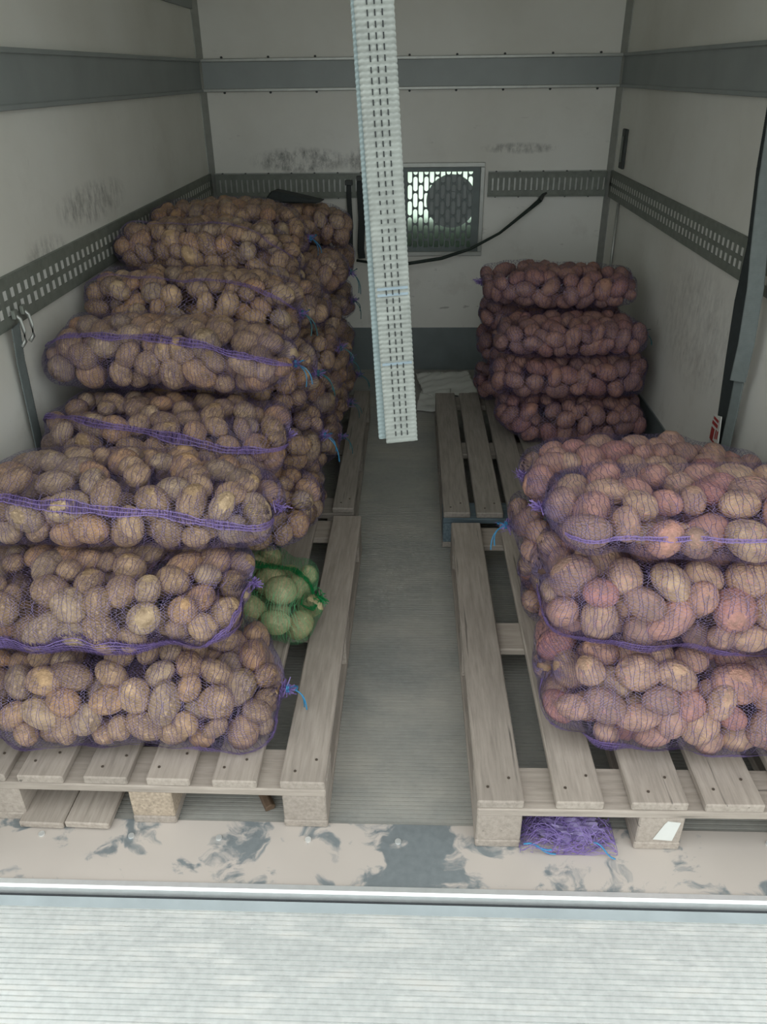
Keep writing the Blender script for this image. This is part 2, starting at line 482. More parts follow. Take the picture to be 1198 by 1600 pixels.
def track_side(name, left):
    e = empty(name); structure(e)
    X = XL if left else XR; s = 1 if left else -1
    def bx(m, d0, d1, y0, y1, z0, z1):
        a, b_ = sorted((X+s*d0, X+s*d1)); return m.box(a, b_, y0, y1, z0, z1)
    y0, y1 = 1.9 if not left else 1.55, YB-.024
    fl = MB(); bx(fl, .0005, .012, y0, y1, TZ0, TZ0+.016); bx(fl, .0005, .012, y0, y1, TZ1-.016, TZ1)
    fl.build('track_flange', M['track'], e)
    m = MB()
    zs = [TZ0+.006, TZ0+.030, TZ0+.052, TZ1-.052, TZ1-.030, TZ1-.006]
    bx(m, .010, .013, y0, y1, TZ0+.004, TZ0+.030); bx(m, .010, .013, y0, y1, TZ0+.056, TZ1-.056); bx(m, .010, .013, y0, y1, TZ1-.030, TZ1-.004)
    y = y0
    while y < y1-.05:
        bx(m, .010, .013, y, y+.022, TZ0+.030, TZ0+.056); bx(m, .010, .013, y, y+.022, TZ1-.056, TZ1-.030)
        y += .042
    bx(m, .010, .013, y, y1, TZ0+.03, TZ1-.03)
    m.build('track_strip', M['track'], e)
    bk = MB(); y = y0+.022
    while y < y1-.05:
        for za in (TZ0+.030, TZ1-.056): bx(bk, .004, .0125, y+.001, y+.019, za+.001, za+.025)
        y += .042
    bk.build('slot_insert', M['paper'], e)
track_side('trim_5', True); track_side('trim_6', False)

# corner profiles
structure(MB().prism([(XL, YB), (XL+.03, YB), (XL+.03, YB-.004), (XL+.004, YB-.03), (XL, YB-.03)], 2, KZ, ZC).build('trim_7', M['rail_lip']))
structure(MB().prism([(XR, YB), (XR-.03, YB), (XR-.03, YB-.004), (XR-.004, YB-.03), (XR, YB-.03)], 2, KZ, ZC).build('trim_8', M['rail_lip']))

# threshold plate, bright nosing, dark strip as gap shade
sill = MB().box(XL, XR, 1.062, 1.224, -.02, .003).build('trim_9', M['sill'], None, .001); structure(sill)
for x in (-1.02, -.839, -.632, -.431, -.228, -.025, .18, .385, .59, .8):
    MB().disc((0, 0, 0), .007, .004, 2, 12).build('screw', M['nosing'], sill, 0, False, (x, 1.176 if x < 0 else 1.19, .005))
structure(MB().prism([(1.045, .001), (1.050, .006), (1.062, .006), (1.062, -.03), (1.045, -.03)], 0, XL-T, XR+T).build('trim_10', M['nosing']))
structure(MB().box(XL-T, XR+T, 1.0385, 1.045, -.07, -.020).build('trim_11', M['gap']))  # dark strip added to paint the gap's shade
# rear frame of the box, out of view: posts and header that the roller strap hangs from
structure(MB().box(XL-T, XR+T, Y0, Y0+.10, ZC-.12, ZC).build('trim_12', M['rail']))

# tail lift deck outside
tl = empty('tail_lift', (0, 0, -.2)); tag(tl, 'ribbed bright aluminium tail lift deck in front of the threshold', 'tail lift')
link('deck', ribbed(-1.25, 1.25, -.9, 1.012, .186, .0103, .0034, .003, .14), M['ramp'], tl)
MB().prism([(1.012, .187), (1.033, .190), (1.038, .182), (1.038, .14), (1.012, .14)], 0, -1.02, 1.25).build('hinge_strip', M['ramp_strip'], tl)
tag(MB().box(-40, 40, -40, 60, -1.15, -1.10).build('ground', M['ground']), kind='structure')
# carrying frame below the box and the lift so that nothing hovers
structure(MB().box(XL, XR, Y0+.05, YB, -.22, -.0805).build('trim_13', M['dark']))
tf = MB()
for x in (-.6, .6): tf.box(x-.05, x+.05, .2, 1.0, .0, .14)
tf.build('lift_arm', M['dark'], tl)

# ---------------------------------------------------------------- window grille in the back wall
win = empty('window_1', ((GX0+GX1)/2, YB, GZ0)); structure(win)
ox, oz = (GX0+GX1)/2, GZ0
fr = .022
for nm, bxs in (('frame_bar', (GX0-fr, GX1+fr, GZ1, GZ1+fr)), ('frame_bar', (GX0-fr, GX1+fr, GZ0-fr, GZ0)), ('frame_bar', (GX0-fr, GX0, GZ0, GZ1)), ('frame_bar', (GX1, GX1+fr, GZ0, GZ1))):
    MB().box(bxs[0]-ox, bxs[1]-ox, -.016, 0, bxs[2]-oz, bxs[3]-oz).build(nm, M['rail_lip'], win, .002)
gp = MB()
W_, H_ = GX1-GX0, GZ1-GZ0
mrg = .022
gy0, gy1 = -.006, -.002
gp.box(-W_/2, W_/2, gy0, gy1, 0, mrg).box(-W_/2, W_/2, gy0, gy1, H_-mrg, H_).box(-W_/2, -W_/2+mrg, gy0, gy1, mrg, H_-mrg).box(W_/2-mrg*1.6, W_/2, gy0, gy1, mrg, H_-mrg)
cx0, cx1 = -W_/2+mrg, W_/2-mrg*1.6
ncol = 12; pc = (cx1-cx0)/ncol; bar = .0065; sl = .071; br = .0085
for i in range(ncol):
    a0 = cx0+i*pc; a1 = a0+pc
    gp.box(a0, a0+bar/2, gy0, gy1, mrg, H_-mrg); gp.box(a1-bar/2, a1, gy0, gy1, mrg, H_-mrg)
    z = mrg+(0 if i % 2 == 0 else (sl+br)/2)
    l, r = a0+bar/2, a1-bar/2; rad = (r-l)/2; cxm = (l+r)/2
    zz = z-br if i % 2 else z
    edges = []
    k = 0
    zb = z
    while zb < H_-mrg+.001:
        # bridge centred at zb with concave rounded ends
        up = [(cxm+rad*math.cos(t), zb+br/2+rad-rad*math.sin(t)) for t in np.linspace(math.pi, 0, 7)]
        dn = [(cxm+rad*math.cos(t), zb-br/2-rad+rad*math.sin(t)) for t in np.linspace(0, math.pi, 7)]
        for q in range(6):
            u0, u1 = up[q], up[q+1]; d0, d1 = dn[6-q], dn[5-q]
            f = lambda zq: min(max(zq, mrg), H_-mrg)
            gp.prism([(u0[0], f(d0[1])), (u1[0], f(d1[1])), (u1[0], f(u1[1])+1e-4), (u0[0], f(u0[1])+1e-4)], 1, gy0, gy1)
        zb += sl+br
gp.build('grille_plate', M['grille'], win)
fan = MB().disc((.055, .03, .25), .132, .02, 1, 40).build('fan_disc', M['rail'], win)
MB().disc((.055, .017, .25), .05, .01, 1, 24).build('fan_hub', M['rail'], fan)
link('pane', MB().box(-W_/2+.002, W_/2-.002, .075, .079, .002, H_-.002).mesh('pane'), M['pane'], win)
MB().box(-W_/2-.12, W_/2+.12, .105, .12, -.15, .165).build('daylight_block', M['backing'], win)  # added panel, blocks daylight behind the pane's lower half for a soft gradient
du = MB().box(-W_/2-.01, -W_/2, .05, .10, -.01, H_+.01).box(W_/2, W_/2+.01, .05, .10, -.01, H_+.01).box(-W_/2, W_/2, .05, .10, -.01, 0).box(-W_/2, W_/2, .05, .10, H_, H_+.01)
du.build('duct', M['backing'], win)

# ---------------------------------------------------------------- pallets
def board_mesh(wd, ln, th, name='board'):
    return MB().box(-wd/2, wd/2, -ln/2, ln/2, 0, th).mesh(name, .003)
PAL_MESH = {}
def bmesh_for(wd, ln, th, mat):
    k = (round(wd, 3), round(ln, 3), th, mat.name)
    if k not in PAL_MESH:
        PAL_MESH[k] = board_mesh(wd, ln, th); PAL_MESH[k].materials.append(mat)
    return PAL_MESH[k]
nail_me = MB().disc((0, 0, 0), .0032, .003, 2, 8).mesh('nail'); nail_me.materials.append(M['nail'])
def make_pallet(x, y, rz, boards, label, mats, z=.003, chip_mid=False, edge_mat=None):
    """origin = front corner at local x=0; boards: list of (x0,x1) of deck boards in local x (0.. .8)"""
    root = empty('pallet', (x, y, z), rz); tag(root, label, 'pallet', 'wooden pallets on the ribbed floor')
    L, Wd = 1.2, .8
    wood = mats
    for (a, b_) in boards:
        o = link('deck_board', bmesh_for(b_-a, L-random.uniform(0, .006), .022, wood), None, root, ((a+b_)/2, L/2, .122), (0, 0, random.uniform(-.003, .003)))
        for yy, xx in ((-L/2+.04, -.22), (-L/2+.07, .24)):
            if 1:
                link('nail', nail_me, None, o, ((b_-a)*xx+random.uniform(-.008, .008), yy+random.uniform(-.008, .008), .0225))
    for i, yy in enumerate((.06, .6, 1.14)):
        link('cross_board', bmesh_for(.12, Wd, .022, edge_mat if (edge_mat and i == 0) else wood), None, root, (Wd/2, yy, .100), (0, 0, math.pi/2))
    for i, (a, b_) in enumerate(((0, .1), (.35, .45), (.7, .8))):
        link('bottom_board', bmesh_for(.1, L, .022, wood), None, root, ((a+b_)/2, L/2, 0))
        for j, yy in enumerate((.06, .6, 1.14)):
            mt = M['chip'] if (chip_mid and i == 1) else (edge_mat if (edge_mat and j == 0) else wood)
            o = link('block', bmesh_for(.098, .118, .078, mt), None, root, ((a+b_)/2, yy, .022))
            if j == 0: root['b%d' % i] = o.name
    return root
LX, LY, LA = -.1865, 1.21, -.0073
RX, RY, RA = .1464, 1.1681, .0068
bl = [(.8-b_, .8-a) for a, b_ in [(0, .1), (.153, .253), (.305, .403), (.445, .545), (.59, .695), (.725, .8)]]
p_left = make_pallet(LX-.8*math.cos(LA), LY-.8*math.sin(LA), LA, bl, 'weathered wooden pallet with a pressed-chip middle block under the long brown potato pile', M['wood'], chip_mid=True)
p_right = make_pallet(RX, RY, RA, [(0, .1), (.168, .27), (.33, .45), (.485, .61), (.66, .8)], 'weathered wooden pallet with a white sticker on its block under the pink potato sacks', M['wood'])
p_right2 = make_pallet(.113, 2.432, 0, [(k*.1165, k*.1165+.095) for k in range(7)], 'dark close-boarded pallet with a blue painted edge by the papers', M['wood_dark'], edge_mat=M['wood_blue'])
p_left2 = make_pallet(-.2075-.8, 2.4612, 0, [(.8-b_, .8-a) for a, b_ in [(0, .078), (.15, .25), (.3, .4), (.45, .55), (.6, .7), (.72, .8)]], 'dull wooden pallet deep in the box under the rear half of the long potato pile', M['wood_dark'])
for k in list(p_right.keys()):
    pass
# torn white sticker on the middle block of the pink stack's pallet
blk = bpy.data.objects[p_right['b1']]
st = MB().prism([(-.012, .012), (.030, .008), (.040, .066), (.012, .070), (.006, .060)], 1, -.0605, -.0595).build('sticker', M['paper'], blk)
tag(st, 'torn white paper sticker')
for p in (p_left, p_right, p_right2, p_left2):
    for k in ('b0', 'b1', 'b2'):
        if k in p: del p[k]

# loose planks under the long pile's pallet
for i, (x, dz) in enumerate(((-.835, 0), (-.728, .002))):
    o = link('loose_plank', bmesh_for(.104, .62, .018, M['wood']), None, None, (x, 1.50, .012+dz), (.02, 0, -.03))
    tag(o, ['loose grey plank slid under the pallet beside the corner block', 'loose grey plank slid under the pallet nearer the pressed-chip block'][i], 'plank', 'loose planks under the pallet')
wc = MB().prism([(-.012, 0), (.010, 0), (.014, .010), (.004, .018), (-.010, .014)], 1, -.035, .032).build('wood_scrap', M['bark'], None, .002, False, (-.343, 1.288, .0005), (0, 0, .5))
tag(wc, 'small broken wood scrap lying on the ribbed floor under the pallet', 'wood scrap')

# ---------------------------------------------------------------- potatoes and net sacks
def ico(sub):
    bm = bmesh.new(); bmesh.ops.create_icosphere(bm, subdivisions=sub, radius=1)
    V = np.array([v.co[:] for v in bm.verts]); F = np.array([[v.index for v in f.verts] for f in bm.faces]); bm.free()
    return V, F
ICO2 = ico(2); ICO3 = ico(3)
def lump(V, seed):
    g = np.random.default_rng(seed)
    out = np.ones(len(V))
    for _ in range(6):
        d = g.normal(size=3); d /= np.linalg.norm(d)
        fq = g.uniform(1.2, 3.2); out += g.uniform(.015, .05)*np.sin(fq*(V@d)+g.uniform(0, 6))
    P = V*out[:, None]
    P[:, 1] += g.uniform(-.12, .12)*P[:, 0]**2           # slight bean bend
    P *= (1+g.uniform(-.16, .16)*P[:, :1])                 # one end thinner
    return P
NVAR = 10
LUMP2 = [lump(ICO2[0], 100+i) for i in range(NVAR)]
POT_I = {}
for kind, mat in (('brown', 'pot_brown_i'), ('pink', 'pot_pink_i')):
    for i in range(NVAR):
        me = np_mesh('potato', lump(ICO3[0], 100+i), ICO3[1], True); me.materials.append(M[mat]); POT_I[kind, i] = me

def rot_rand(g, n):
    q = g.normal(size=(n, 4)); q /= np.linalg.norm(q, axis=1)[:, None]
    w_, x, y, z = q.T
    return np.stack([np.stack([1-2*(y*y+z*z), 2*(x*y-z*w_), 2*(x*z+y*w_)], -1),
                     np.stack([2*(x*y+z*w_), 1-2*(x*x+z*z), 2*(y*z-x*w_)], -1),
                     np.stack([2*(x*z-y*w_), 2*(y*z+x*w_), 1-2*(x*x+y*y)], -1)], 1)

NX, MX = 3.3, 5.0
def F_in(P, a, b_, c):
    rho = ((np.abs(P[:, 1])/b_)**NX+(np.abs(P[:, 2])/c)**NX)**(1/NX)
    return (np.abs(P[:, 0]/a)**MX+rho**MX)**(1/MX)

def pack(a, b_, c, size, g):
    """centres of potatoes inside a cushion of half sizes a,b,c"""
    vol = 8*a*b_*c*.86
    r0 = size
    n = int(vol*.60/(4/3*math.pi*r0**3))
    R = r0*g.uniform(.80, 1.22, n)
    P = (g.random((n, 3))*2-1)*np.array([a, b_, c])*.8
    ai, bi, ci = a-R*1.02, b_-R*1.0, np.maximum(c-R*.98, .012)
    for it in range(70):
        D = P[:, None]-P[None]; d = np.sqrt((D**2).sum(-1))+1e-9; np.fill_diagonal(d, 9)
        ov = np.clip((R[:, None]+R[None])*1.0-d, 0, None)
        push = (D/d[..., None]*ov[..., None]).sum(1)*.28
        P = P+push
        f = F_in(P, ai, bi, ci)
        k = f > 1
        P[k] /= f[k][:, None]
    # drop those squeezed into a neighbour, inner ones first
    f = F_in(P, a, b_, c); order = np.argsort(-f); kept = []
    for i in order:
        if kept:
            k = np.array(kept); d = np.sqrt(((P[k]-P[i])**2).sum(1))
            if (d < .80*(R[k]+R[i])).any(): continue
        kept.append(i)
    k = np.array(kept); P, R = P[k], R[k]
    # smaller potatoes roll into the gaps behind the net
    P, R = list(P), list(R)
    for scale, tries in ((1.0, 300), (.84, 260)):
        for _ in range(tries):
            q = (g.random(3)*2-1)*np.array([a, b_, c]); rr = r0*scale*g.uniform(.9, 1.08)
            f = F_in(q[None], a-rr, b_-rr, max(c-rr, .012))[0]
            q = q/f*g.uniform(.90, 1.0)
            d = np.sqrt(((np.array(P)-q)**2).sum(1))
            if (d > .80*(np.array(R)+rr)).all(): P.append(q); R.append(rr)
    return np.array(P), np.array(R)

stuff = {'brown': [], 'pink': [], 'pale': [], 'dark': []}   # baked potatoes
cand = []                                        # individual candidates
POT_COUNT = 0

def blur(A, n=1):
    for _ in range(n):
        B = np.pad(A, ((1, 1), (0, 0)), mode='edge')
        A = (B[:-2]+2*B[1:-1]+B[2:])/4
        A = (np.roll(A, 1, 1)+2*A+np.roll(A, -1, 1))/4
    return A
def dil(A):
    B = np.pad(A, ((1, 1), (0, 0)), mode='edge')
    A = np.maximum(np.maximum(B[:-2], B[1:-1]), B[2:])
    return np.maximum(np.maximum(np.roll(A, 1, 1), A), np.roll(A, -1, 1))

def make_sack(label, x0, x1, yc, W, z0, H, yaw=0, dl=0, dr=0, front=False, kind='brown', net='purple', seams=(), tie='r', twine='blue',
              potato_label=None, hidden_below=None, size=.0335, group=None, tilt=0, seed=0, nx=3.3):
    global NX
    NX = nx
    g = np.random.default_rng(seed*13+5)
    a, b_, c = (x1-x0)/2, W/2, H/2
    cx = (x0+x1)/2
    root = empty('potato_sack', (cx, yc, z0))
    tag(root, label, 'potato sack', group)
    P, R = pack(a*.985, b_*.97, c*.97, size, g)
    n = len(P)
    # keep only the outer shell
    f = F_in(P, a, b_, c)
    keep = F_in(P, a-size*2.3, b_-size*2.3, max(c-size*2.3, .02)) > .80
    if hidden_below is not None:
        keep &= P[:, 0] > a-hidden_below
    P, R = P[keep], R[keep]; n = len(P)
    el = g.uniform(1.05, 1.55, n); fl = g.uniform(.88, 1.0, n)
    S = np.stack([R*el, R*1.0, R*fl], 1)*(1/(el*fl)**(1/3))[:, None]*1.02
    # potatoes lie broadside against the net: flattest axis roughly along the outward direction
    nb_ = np.stack([np.sign(P[:, 0])*np.abs(P[:, 0]/a)**(MX-1)/a, np.sign(P[:, 1])*np.abs(P[:, 1]/b_)**(NX-1)/b_, np.sign(P[:, 2])*np.abs(P[:, 2]/c)**(NX-1)/c], 1)
    nb_ /= np.linalg.norm(nb_, axis=1)[:, None]+1e-9
    nb_ += g.normal(size=nb_.shape)*.22; nb_ /= np.linalg.norm(nb_, axis=1)[:, None]
    tx_ = np.cross(nb_, g.normal(size=nb_.shape)); tx_ /= np.linalg.norm(tx_, axis=1)[:, None]
    Q = np.stack([tx_, np.cross(nb_, tx_), nb_], -1)
    cyaw, syaw = math.cos(yaw), math.sin(yaw)
    ph = g.uniform(0, 6, 4)
    def deform(X):
        X = np.array(X, dtype=float)
        u = X[..., 0]/a
        z = X[..., 2]+c+tilt*u
        z = z-dl*np.clip(-u, 0, None)**2-dr*np.clip(u, 0, None)**2
        y = X[..., 1]*(1.045-.09*(X[..., 2]/(2*c)+.5))+.010*np.sin(2.2*u+ph[0])
        z = z+.006*np.sin(3.1*u+ph[1])*(z/H)
        return np.stack([X[..., 0]*cyaw-y*syaw, X[..., 0]*syaw+y*cyaw, z], -1)
    # ---- net surface: outermost potato along rays from the sack's axis
    L = 2*a
    ring = .0105 if front else .016
    fi = np.linspace(-math.pi/2, math.pi/2, 1200)
    xs = a*np.sign(np.sin(fi))*np.abs(np.sin(fi))**(2/MX); rs = np.abs(np.cos(fi))**(2/MX)
    arc = np.concatenate([[0], np.cumsum(np.hypot(np.diff(xs), np.diff(rs)*(b_+c)/2))])
    nt = int(arc[-1]/.0105)
    tt = np.linspace(arc[-1]*.012, arc[-1]*.988, nt)
    px = np.interp(tt, arc, xs); pr = np.interp(tt, arc, rs)
    nv = 112 if front else 84
    ang = np.linspace(0, 2*math.pi, nv, endpoint=False)
    cs, sn = np.cos(ang), np.sin(ang)
    # equalise arclength around the flattened section
    dense = np.linspace(0, 2*math.pi, 2000)
    dy = np.sign(np.cos(dense))*np.abs(np.cos(dense))**(2/NX)*b_; dz = np.sign(np.sin(dense))*np.abs(np.sin(dense))**(2/NX)*c
    al = np.concatenate([[0], np.cumsum(np.hypot(np.diff(dy), np.diff(dz)))])
    av = np.linspace(0, al[-1], nv, endpoint=False)
    ey, ez = np.interp(av, al, dy), np.interp(av, al, dz)
    B0 = np.stack([np.repeat(px[:, None], nv, 1), pr[:, None]*ey[None], pr[:, None]*ez[None]], -1)
    lim = a-b_*.75
    O = np.zeros_like(B0); O[..., 0] = np.clip(px, -lim, lim)[:, None]
    O[..., 1] = np.clip(B0[..., 1], -(b_-c), b_-c)
    D = B0-O; base = np.linalg.norm(D, axis=-1); D = D/base[..., None]
    hit = base*.60
    Of, Df = O.reshape(-1, 3), D.reshape(-1, 3); hf = hit.reshape(-1)
    for i in range(n):
        rel = P[i]-Of
        tca = (rel*Df).sum(1); near = (rel**2).sum(1)-tca**2 < (S[i].max())**2
        idx = np.nonzero(near & (tca > 0))[0]
        if len(idx) == 0: continue
        o_ = (Of[idx]-P[i])@Q[i]/S[i]; d_ = Df[idx]@Q[i]/S[i]
        A = (d_**2).sum(1); Bq = (o_*d_).sum(1); Cq = (o_**2).sum(1)-1
        disc = Bq*Bq-A*Cq; ok = disc > 0
        t = (-Bq[ok]+np.sqrt(disc[ok]))/A[ok]
        hf[idx[ok]] = np.maximum(hf[idx[ok]], t)
    hit = hf.reshape(base.shape)
    hit = np.minimum(hit, base*1.12+.01)
    sm = blur(dil(dil(dil(hit))), 6)
    surf = np.maximum(sm*.80+blur(hit, 3)*.20, hit)+.0022
    G = O+D*surf[..., None]
    Gd = deform(G)                                     # (nt,nv,3)
    # outward normals on the grid
    du_ = np.gradient(Gd, axis=0); dv_ = np.roll(Gd, -1, 1)-np.roll(Gd, 1, 1)
    Nn = np.cross(dv_, du_); Nn /= (np.linalg.norm(Nn, axis=-1)[..., None]+1e-12)
    sgn = np.sign((Nn*(Gd-deform(O))).sum(-1).mean()); Nn *= sgn
    def samp(A, ti, vi):
        vi = np.mod(vi, nv); t0 = np.clip(np.floor(ti).astype(int), 0, nt-2); v0 = np.floor(vi).astype(int) % nv
        ft = (ti-t0)[..., None]; fv = (vi-np.floor(vi))[..., None]; v1 = (v0+1) % nv
        return (A[t0, v0]*(1-ft)+A[t0+1, v0]*ft)*(1-fv)+(A[t0, v1]*(1-ft)+A[t0+1, v1]*ft)*fv
    def strips(ti, vi, wid, jit=0, off=0.0, closed=False):
        """ti,vi (k,m) polylines on the grid -> ribbon strips"""
        Pp = samp(Gd, ti, vi); Nm = samp(Nn, ti, vi)
        if off is not None: Pp = Pp+Nm*np.asarray(off)[..., None] if np.ndim(off) else Pp+Nm*off
        if jit: Pp = Pp+g.normal(size=Pp.shape)*jit
        Tn = np.gradient(Pp, axis=1); Sd = np.cross(Nm, Tn); Sd /= (np.linalg.norm(Sd, axis=-1)[..., None]+1e-12)
        wv = np.asarray(wid)
        if wv.ndim: wv = wv[..., None]
        A_ = Pp-Sd*wv/2; B_ = Pp+Sd*wv/2
        k, m_ = ti.shape
        V = np.stack([A_, B_], 2).reshape(-1, 3)
        idx = np.arange(k*m_*2).reshape(k, m_, 2)
        Fq = np.stack([idx[:, :-1, 0], idx[:, :-1, 1], idx[:, 1:, 1], idx[:, 1:, 0]], -1).reshape(-1, 4)
        return V, Fq
    tring = np.arange(0, nt-1.001, ring/.0105)
    k = len(tring)
    m_ = nv+1
    drift = np.cumsum(g.normal(size=k))*.15
    vi = np.tile(np.arange(m_, dtype=float), (k, 1))
    # open threads wander a little so the knit looks stretched
    wob = .22*np.sin(vi/nv*2*math.pi*7+g.uniform(0, 6, (k, 1)))+.18*np.sin(vi/nv*2*math.pi*17+g.uniform(0, 6, (k, 1)))
    wob[:, -1] = wob[:, 0]
    ti = np.clip(tring[:, None]+wob*(ring/.0105), 0, nt-1.01)
    Vc, Fc = strips(ti, vi, .0010 if front else .0013)
    # zigzag threads between neighbouring chains
    per = al[-1]
    zz = int(per/(.0042 if front else .0085))
    zz += zz % 2
    vz = np.tile(np.arange(zz+1)*nv/zz, (k-1, 1))
    alt = (np.arange(zz+1) % 2)[None]
    wobz = lambda row: .22*0
    tz0 = np.empty((k-1, zz+1)); 
    vcol = np.clip(np.round(vz).astype(int), 0, nv)
    up = np.take_along_axis(ti[1:], vcol, 1); dn_ = np.take_along_axis(ti[:-1], vcol, 1)
    tz = np.where(alt == 1, up, dn_)
    tz = np.clip(tz, 0, nt-1.01)
    Vz, Fz = strips(tz, vz+g.normal(size=vz.shape)*.12, .0012 if front else .0015)
    V = np.concatenate([Vc, Vz]); Fm = np.concatenate([Fc, Fz+len(Vc)])
    me = np_mesh('net', V, Fm)
    me.materials.append(M[net+'_chain'] if net == 'purple' else M[net]); me.materials.append(M[net])
    mi = np.concatenate([np.zeros(len(Fc), np.int32), np.ones(len(Fz), np.int32)])
    me.polygons.foreach_set('material_index', mi)
    link('net', me, None, root)
    # ---- folded seam bands running along the sack
    for (t0, t1, v0, v1, wd, dens) in seams:
        ns_ = max(4, int(wd/.0026*dens)); mm = 90
        tl_ = np.linspace(t0, t1, mm)*(nt-1.05)
        path = np.interp(np.linspace(0, 1, mm), [0, .5, 1], [v0, (v0+v1)/2+g.uniform(-.05, .05), v1])
        vidx = np.interp(np.mod(path, 2*math.pi), np.append(ang, 2*math.pi), np.arange(nv+1))
        # angle -> arclength index around the section
        tgt = np.mod(path, 2*math.pi)
        th = np.mod(np.arctan2(ez/c, ey/b_), 2*math.pi); o_ = np.argsort(th)
        vidx = np.interp(tgt, th[o_], np.arange(nv)[o_])
        sp = wd/(per/nv)
        # a crumpled extra layer of knit: dense zigzag threads across a band of varying width
        nz = int(abs(t1-t0)*arc[-1]/.0016)
        q_ = np.linspace(0, 1, nz)
        nl_ = max(2, int(round(3*dens)))
        tz_ = np.interp(q_, np.linspace(0, 1, mm), tl_)[None]+g.normal(size=(nl_, nz))*.12
        wv_ = sp*(.45+.40*np.abs(np.sin(q_*11+ph[2])*np.sin(q_*23+ph[3]))+.25*np.sin(q_*5+ph[0])**2)
        vb_ = np.interp(q_, np.linspace(0, 1, mm), vidx)+.5*np.sin(q_*14+ph[3])+.35*np.sin(q_*31+ph[1])
        sg_ = np.where(np.arange(nz) % 2 == 0, .5, -.5)[None]*(.75+.5*g.random((nl_, nz)))
        V, Fq = strips(np.clip(tz_, 0, nt-1.02), vb_[None]+sg_*wv_[None], .0012, .0006, .0035)
        # a few cords along the fold
        nc_ = max(2, int(wd/.010))
        tc_ = np.tile(np.linspace(t0, t1, mm)*(nt-1.05), (nc_, 1))
        wq_ = np.interp(np.linspace(0, 1, mm), q_, wv_); vq_ = np.interp(np.linspace(0, 1, mm), q_, vb_)
        Vk, Fk = strips(tc_, vq_[None]+np.linspace(-.42, .42, nc_)[:, None]*wq_[None]+blur(g.normal(size=(mm, nc_)), 3).T*.3, .0018, .0006, .0042)
        V = np.concatenate([V, Vk]); Fq = np.concatenate([Fq, Fk+len(V)-len(Vk)])
        # cross threads
        me = np_mesh('seam', V, Fq); me.materials.append(M[net+'_seam'])
        o = link('seam', me, None, root)
        o['label'] = 'dense folded %s seam band' % net
    # ---- gathered neck and twine at the tied end
    for side in tie:
        ri = nt-1 if side == 'r' else 0
        sgx = 1 if side == 'r' else -1
        tip = Gd[ri].mean(0); dirx = np.array([sgx*cyaw, sgx*syaw, 0.])
        tipk = tip+dirx*.006
        ns_ = 30
        rows = []
        fl_ = dirx*.9+np.array([0, g.uniform(-.5, .3), g.uniform(-.5, .5)])
        fl_ /= np.linalg.norm(fl_)
        lenT = .022
        p1 = np.array([g.normal(size=3)*.004 for _ in range(ns_)])
        sprd = g.normal(size=(ns_, 3))*.28
        pts = []
        for q, t in enumerate(np.linspace(0, 1, 6)):
            pts.append(tipk+p1*(1 if q else 2.5)+(fl_+sprd*t)*lenT*t)
        back = int(.035/.0105)
        src = Gd[ri-sgx*back][(np.arange(ns_)*nv//ns_) % nv]
        pts = [src+(tipk+p1-src)*.5+dirx*.004]+pts
        Pp = np.stack(pts, 1)
        Tn = np.gradient(Pp, axis=1); Sd = np.cross(Tn, g.normal(size=(ns_, 1, 3))); Sd /= np.linalg.norm(Sd, axis=-1)[..., None]+1e-9
        Vn = np.stack([Pp-Sd*.0011, Pp+Sd*.0011], 2).reshape(-1, 3)
        idx = np.arange(ns_*Pp.shape[1]*2).reshape(ns_, Pp.shape[1], 2)
        Fn = np.stack([idx[:, :-1, 0], idx[:, :-1, 1], idx[:, 1:, 1], idx[:, 1:, 0]], -1).reshape(-1, 4)
        me = np_mesh('gathered_neck', Vn, Fn); me.materials.append(M[net+'_seam'])
        link('gathered_neck', me, None, root)
        if twine:
            tw = MB()
            ax1 = np.array([0, .7, .7]); ax2 = np.array([0, -.7, .7])
            for wq in range(2):
                tw.tube([tuple(tipk+dirx*(.008+.004*wq)+(.009*math.cos(t))*ax1+(.009*math.sin(t))*ax2) for t in np.linspace(0, 2*math.pi, 11)], .0022, 5)
            for wq in range(3):
                e0 = tipk+dirx*.012; dv = dirx*g.uniform(.02, .05)+np.array([0, g.uniform(-.03, .02), g.uniform(-.075, -.03)])
                if wq == 2: dv = dirx*.02+np.array([0, -.02, .03])
                tw.tube([tuple(e0+dv*t+np.array([0, .006*math.sin(5*t), -.012*t*t])+dirx*.012*math.sin(3.1*t)) for t in np.linspace(0, 1, 7)], .0017, 5)
            tw.build('twine', M[twine], root)
    # ---- potatoes
    Pd = deform(P)+np.array([cx, yc, z0])
    Rz = np.array([[cyaw, -syaw, 0], [syaw, cyaw, 0], [0, 0, 1]])
    Qd = np.einsum('ij,njk->nik', Rz, Q)
    fsurf = F_in(P, a-size*.9, b_-size*.9, c-size*.9)
    camp = np.array([0, 0, CAM_H])
    for i in range(n):
        var = int(g.integers(NVAR))
        rec = (Pd[i], Qd[i], S[i], var, float(g.random()))
        if potato_label:
            outn = np.array([P[i][0]/a**2*.4, P[i][1]/b_**2, P[i][2]/c**2]); outn /= np.linalg.norm(outn)+1e-9
            outn = Rz@outn
            tocam = camp-Pd[i]; dist = np.linalg.norm(tocam)
            vis = (outn@tocam/dist)
            rl = Pd[i]-camp
            zc = rl@np.array(f_); ux = 599+CAM_F*(rl@np.array(r_))/zc
            if fsurf[i] > .70 and vis > .02 and -20 < ux < 1218:
                cand.append((S[i].max()/dist*(1 if vis > .25 else .6), kind, potato_label, rec)); continue
        stuff[kind].append(rec)
    return root

TOPG = 'purple net sacks of potatoes in the long pile'
pi = math.pi
SK = []
def S_(*a, **k): SK.append((a, k))
